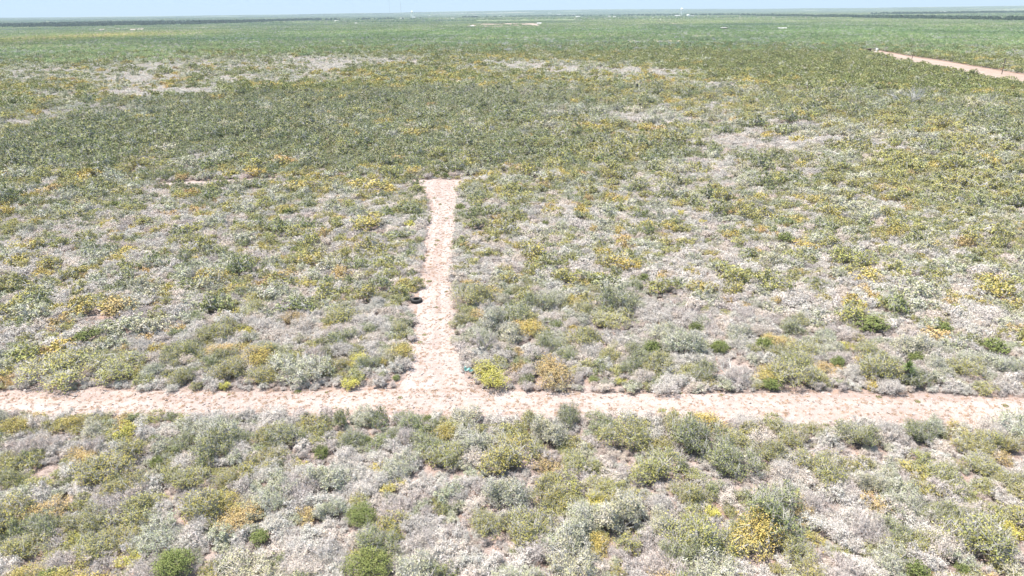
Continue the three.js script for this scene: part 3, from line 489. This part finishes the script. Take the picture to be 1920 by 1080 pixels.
function yucca(u, v, hpx, label, lean = 0) {
  const p = at(u, v), H = hpx * p.t / FOCAL * 1.05, R = rng(Math.round(u)), g = thing('yucca', label, 'yucca', 'trunked yuccas', p.x, p.z, 0); g.rotation.z = lean;
  const L = new Leaves(), D = new Leaves(), q = Math.min(0.75, H * 0.42);
  const tr = new THREE.CylinderGeometry(0.09, 0.13, H * 0.72, 9, 4); tr.translate(0, H * 0.36, 0); mesh('trunk', tr, mat(0.15, 0.125, 0.10, 1), g);
  const blade = (B, y, el, az, len, w, c) => { const d = [Math.cos(el) * Math.cos(az), Math.sin(el), Math.cos(el) * Math.sin(az)], s = [-Math.sin(az), 0, Math.cos(az)], n = B.p.length / 3; B.p.push(-s[0] * w, y, -s[2] * w, s[0] * w, y, s[2] * w, d[0] * len * 0.55 + s[0] * w, y + d[1] * len * 0.55, d[2] * len * 0.55 + s[2] * w, d[0] * len * 0.55 - s[0] * w, y + d[1] * len * 0.55, d[2] * len * 0.55 - s[2] * w, d[0] * len, y + d[1] * len - 0.02, d[2] * len); for (let k = 0; k < 5; k++) B.c.push(...c); B.i.push(n, n + 1, n + 2, n, n + 2, n + 3, n + 3, n + 2, n + 4); };
  for (let k = 0; k < 110; k++) blade(L, H * 0.72 + R() * 0.15, lerp(-0.35, 1.45, R()), R() * 6.283, q * (0.8 + R() * 0.35), 0.025, jitter([0.17, 0.235, 0.07], R, 0.2));
  for (let k = 0; k < 60; k++) blade(D, H * lerp(0.45, 0.72, R()), lerp(-1.35, -0.6, R()), R() * 6.283, q * 0.6, 0.022, jitter([0.13, 0.10, 0.07], R, 0.2));
  mesh('leaf_crown', L.build(), stemMat, g); mesh('dead_leaf_skirt', D.build(), stemMat, g);
}
yucca(1693, 722, 48, 'tall yucca with a dark trunk leaning beside the grey green shrub', -0.05);
yucca(1121, 313, 19, 'stout dark yucca with a bright crown among golden shrubs');
yucca(1167, 311, 11, 'small yucca near the stout dark one');
yucca(1152, 318, 8, 'tiny yucca between the other two');
{
  const p = at(1194, 172), t = thing('deer_feeder', 'black barrel feeder on thin legs standing in green scrub', 'feeder', undefined, p.x, p.z, 0.2), blk = mat(0.012, 0.012, 0.013, 0.5), steel = mat(0.2, 0.2, 0.2, 0.5);
  const b = new THREE.CylinderGeometry(0.36, 0.36, 1.05, 20); mesh('barrel', b, blk, t).position.y = 2.35;
  const lid = new THREE.CylinderGeometry(0.1, 0.4, 0.18, 20); mesh('lid', lid, blk, t).position.y = 2.96; const co = new THREE.CylinderGeometry(0.36, 0.1, 0.3, 20); mesh('hopper_cone', co, blk, t).position.y = 1.68;
  for (let k = 0; k < 3; k++) { const a = k * 2.094, c = new THREE.CatmullRomCurve3([new THREE.Vector3(Math.cos(a) * 0.36, 2.6, Math.sin(a) * 0.36), new THREE.Vector3(Math.cos(a) * 0.75, 0, Math.sin(a) * 0.75)]); mesh('leg', new THREE.TubeGeometry(c, 1, 0.03, 6), steel, t); }
}
// dead tree of pale limbs
function bareTree(u, v, wpx, hpx, label, pale, seed) {
  const p = at(u, v), s = p.t / FOCAL, W = wpx * s / 2, H = hpx * s, R = rng(seed), g = thing('dead_tree', label, 'dead tree', 'leafless trees', p.x, p.z, 0), T = new Leaves(), B = new Leaves();
  const grow = (a, dir, len, r, lv) => {
    let q = a; const d = [...dir]; const pts = [a];
    for (let k = 0; k < 3; k++) { d[0] += (R() - 0.5) * 0.55; d[1] += (R() - 0.4) * 0.4; d[2] += (R() - 0.5) * 0.55; const m = Math.hypot(...d), n = [q[0] + d[0] / m * len / 3, Math.max(0.1, q[1] + d[1] / m * len / 3), q[2] + d[2] / m * len / 3]; (lv > 1 ? B : T).twig(q, n, r * (1 - k * 0.22), r * (1 - (k + 1) * 0.22), jitter(pale, R, 0.1)); q = n; pts.push(n); }
    if (lv < 4) for (let k = 0; k < (lv ? 4 : 7); k++) { const f = pts[1 + Math.floor(R() * 3)]; grow(f, [d[0] + (R() - 0.5) * 2, Math.abs(d[1]) * 0.6 + R() * 0.8 - 0.1, d[2] + (R() - 0.5) * 2], len * (0.55 + R() * 0.2), r * 0.52, lv + 1); }
  };
  for (let k = 0; k < 4; k++) { const a = k * 1.57 + R(); grow([0, 0, 0], [Math.cos(a) * W / H, 1, Math.sin(a) * W / H], Math.hypot(W, H) * 0.55, 0.085 * Math.max(1, W / 2.6), 1); }
  mesh('trunk', T.p.length ? T.build() : B.build(), stemMat, g); if (T.p.length) mesh('branch', B.build(), stemMat, g);
}
bareTree(1370, 716, 66, 22, 'pale dead shrub with white crooked limbs by the cross track', [0.54, 0.52, 0.49], 11);
bareTree(1700, 200, 70, 30, 'wide leafless grey tree in dark green scrub', [0.40, 0.40, 0.41], 12);
bareTree(905, 662, 46, 40, 'leafless lilac shrub at the side track corner behind the plastic sheet', [0.47, 0.42, 0.41], 14);

// weeds on the tracks
{
  const shapesW = [1, 2, 3].map((s) => { const R = rng(s * 91), F = new Leaves(); for (let k = 0; k < 90; k++) { const a = R() * 6.283, q = Math.sqrt(R()) * 0.9; F.quad(Math.cos(a) * q, 0.06 + R() * 0.5 * (1 - q * 0.6), Math.sin(a) * q, 0.34, 0.16, R, jitter([0.19, 0.21, 0.06], R, 0.25), 0.6); } return F.build(); });
  const spots = [[809, 398, 9], [815, 372, 8], [826, 384, 8], [820, 452, 11], [817, 460, 9], [805, 529, 13], [818, 577, 8], [826, 600, 8], [795, 629, 10], [788, 643, 11], [773, 676, 9], [750, 747, 12], [558, 736, 16], [1648, 746, 13], [612, 737, 8], [1275, 738, 11], [1352, 742, 9], [838, 410, 8], [802, 480, 8], [836, 548, 8], [1720, 754, 12], [1884, 762, 14], [1608, 728, 18], [960, 744, 7], [430, 741, 8]];
  const R = rng(9);
  for (const [u, v, w] of spots) { const p = at(u, v), r = w / 2 * p.t / FOCAL; const m = mesh(numbered('weed_tuft'), shapesW[Math.floor(R() * 3)], leafMats[Math.floor(R() * 5)]); m.position.set(p.x, 0.03, p.z); m.rotation.y = R() * 6; m.scale.set(r, r * 0.9, r); const onSide = p.z < cross.a[130].z - 1; tag(m, `${w > 11 ? 'larger' : w > 8 ? 'small' : 'tiny'} green weed tuft on the bare soil of the ${onSide ? 'side' : 'cross'} track`, 'weed', 'weeds on the tracks'); scene.add(m); }
}
// stones, clods and straw lying on the tracks
{
  const R = rng(31), st = new THREE.IcosahedronGeometry(1, 0); { const P = st.attributes.position; for (let i = 0; i < P.count; i++) { const f = 0.75 + hash(Math.round(P.getX(i) * 9), Math.round(P.getY(i) * 9 + P.getZ(i) * 5), 3) * 0.5; P.setXYZ(i, P.getX(i) * f, P.getY(i) * f * 0.6, P.getZ(i) * f); } st.computeVertexNormals(); }
  const on = (pool, n, f) => { for (let k = 0; k < n; k++) { const s = R() < 0.62 ? cross : side, i = Math.floor(R() * (s.a.length - 1)), t = R(); f(lerp(s.a[i].x, s.b[i].x, t) + (R() - 0.5), lerp(s.a[i].z, s.b[i].z, t) + (R() - 0.5), k); } };
  const stones = new THREE.InstancedMesh(st, mat(1, 1, 1, 1), 9000); stones.name = 'gravel'; tag(stones, 'pale clods and stones strewn over both tracks', 'gravel', null, 'stuff');
  on(null, 9000, (x, z, k) => { const s = 0.015 + Math.pow(R(), 4) * 0.07; _m.compose(new THREE.Vector3(x, 0.05, z), _q.setFromEuler(_e.set(R(), R() * 6, R())), new THREE.Vector3(s * (1 + R()), s, s * (1 + R()))); stones.setMatrixAt(k, _m); const g = 0.34 + R() * 0.2; stones.setColorAt(k, _c.setRGB(g, g * 0.9, g * 0.85)); });
  stones.castShadow = stones.receiveShadow = true; scene.add(stones);
  const F = new Leaves(), Q = rng(3); for (let k = 0; k < 14; k++) F.quad((Q() - 0.5) * 0.3, 0.02 + Q() * 0.06, (Q() - 0.5) * 0.3, 0.2, 0.03, Q, [1, 1, 1]);
  const straw = new THREE.InstancedMesh(F.build(), stemMat, 4500); straw.name = 'dry_grass_litter'; tag(straw, 'brown dry grass and twig litter strewn over both tracks', 'litter', null, 'stuff');
  on(null, 4500, (x, z, k) => { const s = 0.4 + R() * 0.9; _m.compose(new THREE.Vector3(x, 0.05, z), _q.setFromEuler(_e.set(0, R() * 6, 0)), new THREE.Vector3(s, s * 0.6, s)); straw.setMatrixAt(k, _m); const g = 0.7 + R() * 0.6; straw.setColorAt(k, _c.setRGB(0.42 * g, 0.29 * g, 0.19 * g)); });
  straw.receiveShadow = straw.castShadow = true; scene.add(straw);
}

// ---------------------------------------------------------------- far buildings, masts, water towers, poles
const wallW = mat(0.55, 0.54, 0.52), roofW = mat(0.46, 0.46, 0.46, 0.7), roofR = mat(0.22, 0.08, 0.075), wallR = mat(0.24, 0.11, 0.10), roofG = mat(0.33, 0.33, 0.34), darkWin = mat(0.05, 0.06, 0.07, 0.2), wood = mat(0.10, 0.075, 0.055), steelW = mat(0.82, 0.83, 0.84, 0.4), mastM = mat(0.30, 0.32, 0.36, 0.6);
const atFar = (u, v) => { let p = at(u, v); for (let k = 0; k < 4; k++) p = at(u, v, terrain(p.x, p.z)); return p; };
function house(u, v, len, wid, hgt, wm, rm, label, turn = 0, name = 'house', cat = 'house') {
  len *= 0.75; hgt *= 0.8; const p = atFar(u, v), g = thing(name, label, cat, 'buildings far out on the plain', p.x, p.z, turn, terrain(p.x, p.z));
  const w = new THREE.BoxGeometry(len, hgt, wid); w.translate(0, hgt / 2, 0); mesh('wall', w, wm, g);
  const s = new THREE.Shape(); s.moveTo(-wid / 2 - 0.5, 0); s.lineTo(wid / 2 + 0.5, 0); s.lineTo(0, wid * 0.26); s.closePath();
  const r = new THREE.ExtrudeGeometry(s, { depth: len + 1, bevelEnabled: false }); r.translate(0, 0, -len / 2 - 0.5); r.rotateY(Math.PI / 2); r.translate(0, hgt + 0.003, 0); mesh('roof', r, rm, g);
  for (const k of [-0.3, 0.3]) { const b = new THREE.BoxGeometry(1.4, 1.2, 0.1); b.translate(k * len, hgt * 0.55, wid / 2 + 0.02); mesh('window', b, darkWin, g); }
  const d = new THREE.BoxGeometry(1.1, 2.1, 0.1); d.translate(0, 1.05, wid / 2 + 0.02); mesh('door', d, darkWin, g);
}
const HOUSES = [
  [1466, 57, 17, 6, 3.4, wallW, roofW, 'long white trailer house alone in green woodland', 0.1], [254, 48.2, 34, 12, 7, wallR, roofR, 'red brick building at the dark tree belt', 0.1], [243, 48.8, 26, 10, 5, wallW, roofW, 'white building beside the red brick one', 0.1],
  [75, 51, 40, 12, 5, wallW, roofW, 'pale blue white shed behind the long dark tree belt', 0], [215, 48, 18, 10, 6, wallW, roofW, 'small white building along the dark belt', 0], [341, 47.5, 16, 10, 6, wallW, roofW, 'white hut in the dark tree belt', 0],
  [722, 37, 16, 10, 6, wallW, roofW, 'white house beside the red roofed one', 0], [731, 36.8, 40, 14, 6, wallW, roofR, 'red roofed house near the radio masts', 0], [754, 36.2, 34, 12, 5, wallW, roofW, 'long white house near the first water tower', 0.1], [776, 34.4, 26, 14, 7, wallW, roofW, 'white house at the foot of the first water tower', 0],
  [631, 41.5, 20, 10, 5, wallW, roofW, 'white house by the thin tan clearing', 0], [668, 45.6, 10, 6, 4, wallW, roofW, 'lone white hut in the green plain near the tan clearing', 0], [805, 31, 22, 12, 7, wallW, roofW, 'white house on the town edge past the first water tower', 0], [848, 36, 20, 10, 5, wallW, roofW, 'white house among trees on the town edge', 0], [875, 32.5, 22, 12, 7, wallW, roofW, 'white town house in a dark tree patch', 0], [892, 31, 18, 12, 8, wallW, roofW, 'tall white town house behind trees', 0],
  [938, 31, 22, 12, 8, wallW, roofW, 'bright white town house in the middle of town', 0], [1030, 27.5, 46, 16, 6, wallW, roofW, 'long pale town building under the skyline', 0], [1048, 28, 44, 16, 6, wallW, roofW, 'second long pale building under the skyline', 0], [1075, 28.5, 40, 14, 6, wallW, roofG, 'grey roofed long town building', 0], [1083, 33, 30, 12, 6, wallW, roofW, 'white flat town building among trees', 0], [1142, 33, 20, 12, 6, wallW, roofG, 'grey roofed house at the town end', 0], [1152, 33.8, 18, 10, 6, wallW, roofW, 'white house at the town end', 0],
  [1270, 31.5, 34, 12, 6, wallW, roofW, 'white house at the foot of the second water tower', 0], [1298, 32, 20, 12, 5, wallW, roofG, 'grey roofed shed past the round white tank', 0], [885, 52, 11, 7, 3.6, wallW, roofW, 'white hut on the edge of the tan clearing with shrubs', 0], [1011, 46.5, 14, 8, 4, wallW, roofW, 'pale house at the end of the tan clearing with shrubs', 0], [1767, 24.5, 40, 14, 8, wallW, roofW, 'white shed on the far tan slopes', 0],
];
for (const h of HOUSES) house(...h);
{ // weathered shed and the open shelter at the road
  const p = atFar(1357, 58), g = thing('shed', 'weathered grey brown shed alone in green woodland', 'shed', undefined, p.x, p.z, 0.2), grey = mat(0.20, 0.18, 0.16);
  const w = new THREE.BoxGeometry(9, 4.4, 6); w.translate(0, 2.2, 0); mesh('wall', w, grey, g); const r = new THREE.BoxGeometry(10, 0.3, 7); r.translate(0, 0, 0); r.rotateX(0.12); r.translate(0, 4.9, 0); mesh('roof', r, mat(0.3, 0.29, 0.28), g);
  const l = new THREE.BoxGeometry(6, 2.8, 5); l.translate(-7.6, 1.4, 0); mesh('lean_to', l, grey, g); const d = new THREE.BoxGeometry(2, 2.4, 0.1); d.translate(1, 1.2, 3.03); mesh('door', d, darkWin, g);
  const q = at(1630, 98), o = thing('open_shelter', 'low dark brown open shelter beside the dirt road', 'shelter', undefined, q.x, q.z, 0.3);
  const rr = new THREE.BoxGeometry(5.6, 0.2, 3.4); rr.rotateZ(0.05); rr.translate(0, 2.6, 0); mesh('roof', rr, wood, o); const back = new THREE.BoxGeometry(5, 2.3, 0.12); back.translate(0, 1.15, -1.4); mesh('back_wall', back, wood, o);
  for (const [x, z] of [[-2.4, 1.3], [2.4, 1.3], [0, 1.3]]) { const c = new THREE.BoxGeometry(0.16, 2.5, 0.16); c.translate(x, 1.25, z); mesh('post', c, wood, o); }
  const tp = at(1643.5, 97), tk = thing('water_tank', 'small white upright tank beside the dirt road', 'tank', undefined, tp.x, tp.z, 0);
  const body = new THREE.LatheGeometry([[0, 0], [0.8, 0], [0.85, 0.08], [0.85, 1.9], [0.7, 2.15], [0.25, 2.3], [0, 2.3]].map(([x, y]) => new THREE.Vector2(x, y)), 24); mesh('body', body, steelW, tk); const cap = new THREE.CylinderGeometry(0.22, 0.22, 0.12, 16); cap.translate(0, 2.36, 0); mesh('lid', cap, mat(0.3, 0.3, 0.3), tk);
  const rt = atFar(1290.5, 31.8), rk = thing('storage_tank', 'round white storage tank near the second water tower', 'tank', undefined, rt.x, rt.z, 0, terrain(rt.x, rt.z));
  const rb = new THREE.CylinderGeometry(9, 9, 9, 32); rb.translate(0, 4.5, 0); mesh('shell', rb, steelW, rk); const dm = new THREE.SphereGeometry(9, 32, 10, 0, 6.2832, 0, 1.2); dm.scale(1, 0.42, 1); dm.translate(0, 7.8, 0); mesh('dome', dm, steelW, rk);
}
function waterTower(u, v, hpx, label) {
  const p = atFar(u, v), H = hpx * p.t / FOCAL, r = H * 0.17, g = thing('water_tower', label, 'water tower', 'white water towers over the far town', p.x, p.z, 0.3, terrain(p.x, p.z));
  const s = new THREE.SphereGeometry(r, 28, 18); s.scale(1, 0.92, 1); s.translate(0, H - r * 0.92, 0); mesh('tank', s, steelW, g);
  for (let k = 0; k < 6; k++) { const a = k * Math.PI / 3, c = new THREE.LineCurve3(new THREE.Vector3(Math.cos(a) * r * 0.85, H - r * 1.2, Math.sin(a) * r * 0.85), new THREE.Vector3(Math.cos(a) * r * 1.25, 0, Math.sin(a) * r * 1.25)); mesh('leg', new THREE.TubeGeometry(c, 1, r * 0.12, 8), steelW, g); }
  const ri = new THREE.CylinderGeometry(r * 0.16, r * 0.16, H - r * 1.7, 12); ri.translate(0, (H - r * 1.7) / 2, 0); mesh('riser', ri, steelW, g); const rail = new THREE.TorusGeometry(r * 1.02, r * 0.04, 6, 32); rail.rotateX(Math.PI / 2); rail.translate(0, H - r * 0.95, 0); mesh('balcony', rail, steelW, g);
}
waterTower(773.5, 34.6, 13.4, 'white legged water tower beside a white house'); waterTower(1277.5, 31.2, 15.2, 'white legged water tower near the round storage tank');
function radioMast(u, v, hpx, label, w) {
  const p = atFar(u, v), H = hpx * p.t / FOCAL, g = thing('radio_mast', label, 'mast', 'radio masts by the far town', p.x, p.z, 0.4, terrain(p.x, p.z)), R = w / 2;
  for (let k = 0; k < 3; k++) { const a = k * 2.094, c = new THREE.CylinderGeometry(0.42, 0.42, H, 6); c.translate(Math.cos(a) * R, H / 2, Math.sin(a) * R); mesh('mast_leg', c, mastM, g); }
  const L = new Leaves(), n = Math.round(H / 5); for (let i = 0; i < n; i++) for (let k = 0; k < 3; k++) { const a = k * 2.094, b = a + 2.094, y = H * i / n; L.twig([Math.cos(a) * R, y, Math.sin(a) * R], [Math.cos(b) * R, y + H / n, Math.sin(b) * R], 0.22, 0.22, [1, 1, 1]); } mesh('lattice', L.build(), mat(0.30, 0.32, 0.36, 0.6), g);
  const an = new THREE.CylinderGeometry(0.12, 0.3, 8, 6); an.translate(0, H + 4, 0); mesh('antenna', an, mastM, g);
}
radioMast(663.5, 29.5, 28, 'faintest thin radio mast, apart from the other two', 1.4); radioMast(731.5, 30.5, 27, 'thin radio mast between the other two', 1.8); radioMast(752.5, 31, 27, 'radio mast nearest the first water tower', 2.2); radioMast(62, 36, 12, 'short faint mast alone on the skyline', 1.4);
function pole(u, v, hpx, label, turn, arm = true) {
  const p = at(u, v), H = hpx * p.t / FOCAL * 1.04, g = thing('utility_pole', label, 'utility pole', 'utility poles', p.x, p.z, turn);
  const c = new THREE.CylinderGeometry(0.12, 0.18, H, 10); c.translate(0, H / 2, 0); mesh('pole', c, wood, g);
  if (arm) { const a = new THREE.BoxGeometry(2.4, 0.14, 0.12); a.translate(0, H - 0.6, 0.15); const ca = mesh('cross_arm', a, wood, g); for (const x of [-1.05, 0.5, 1.05]) { const i = new THREE.CylinderGeometry(0.06, 0.08, 0.22, 8); i.translate(x, H - 0.42, 0.15); mesh('insulator', i, mat(0.5, 0.5, 0.5, 0.3), ca); } const t = new THREE.CylinderGeometry(0.24, 0.24, 0.8, 12); t.translate(0.35, H - 1.7, 0); mesh('transformer', t, mat(0.4, 0.4, 0.4, 0.4), g); }
}
pole(1878, 139.5, 28, 'dark utility pole with cross arm on the tan dirt road edge', 0.5); pole(1405, 62, 11, 'lone utility pole rising from green woodland', 0.1); pole(1709, 115, 17, 'dark pole beside a small green tree on the dirt road', 0.4, false);

renderer.render(scene, camera);
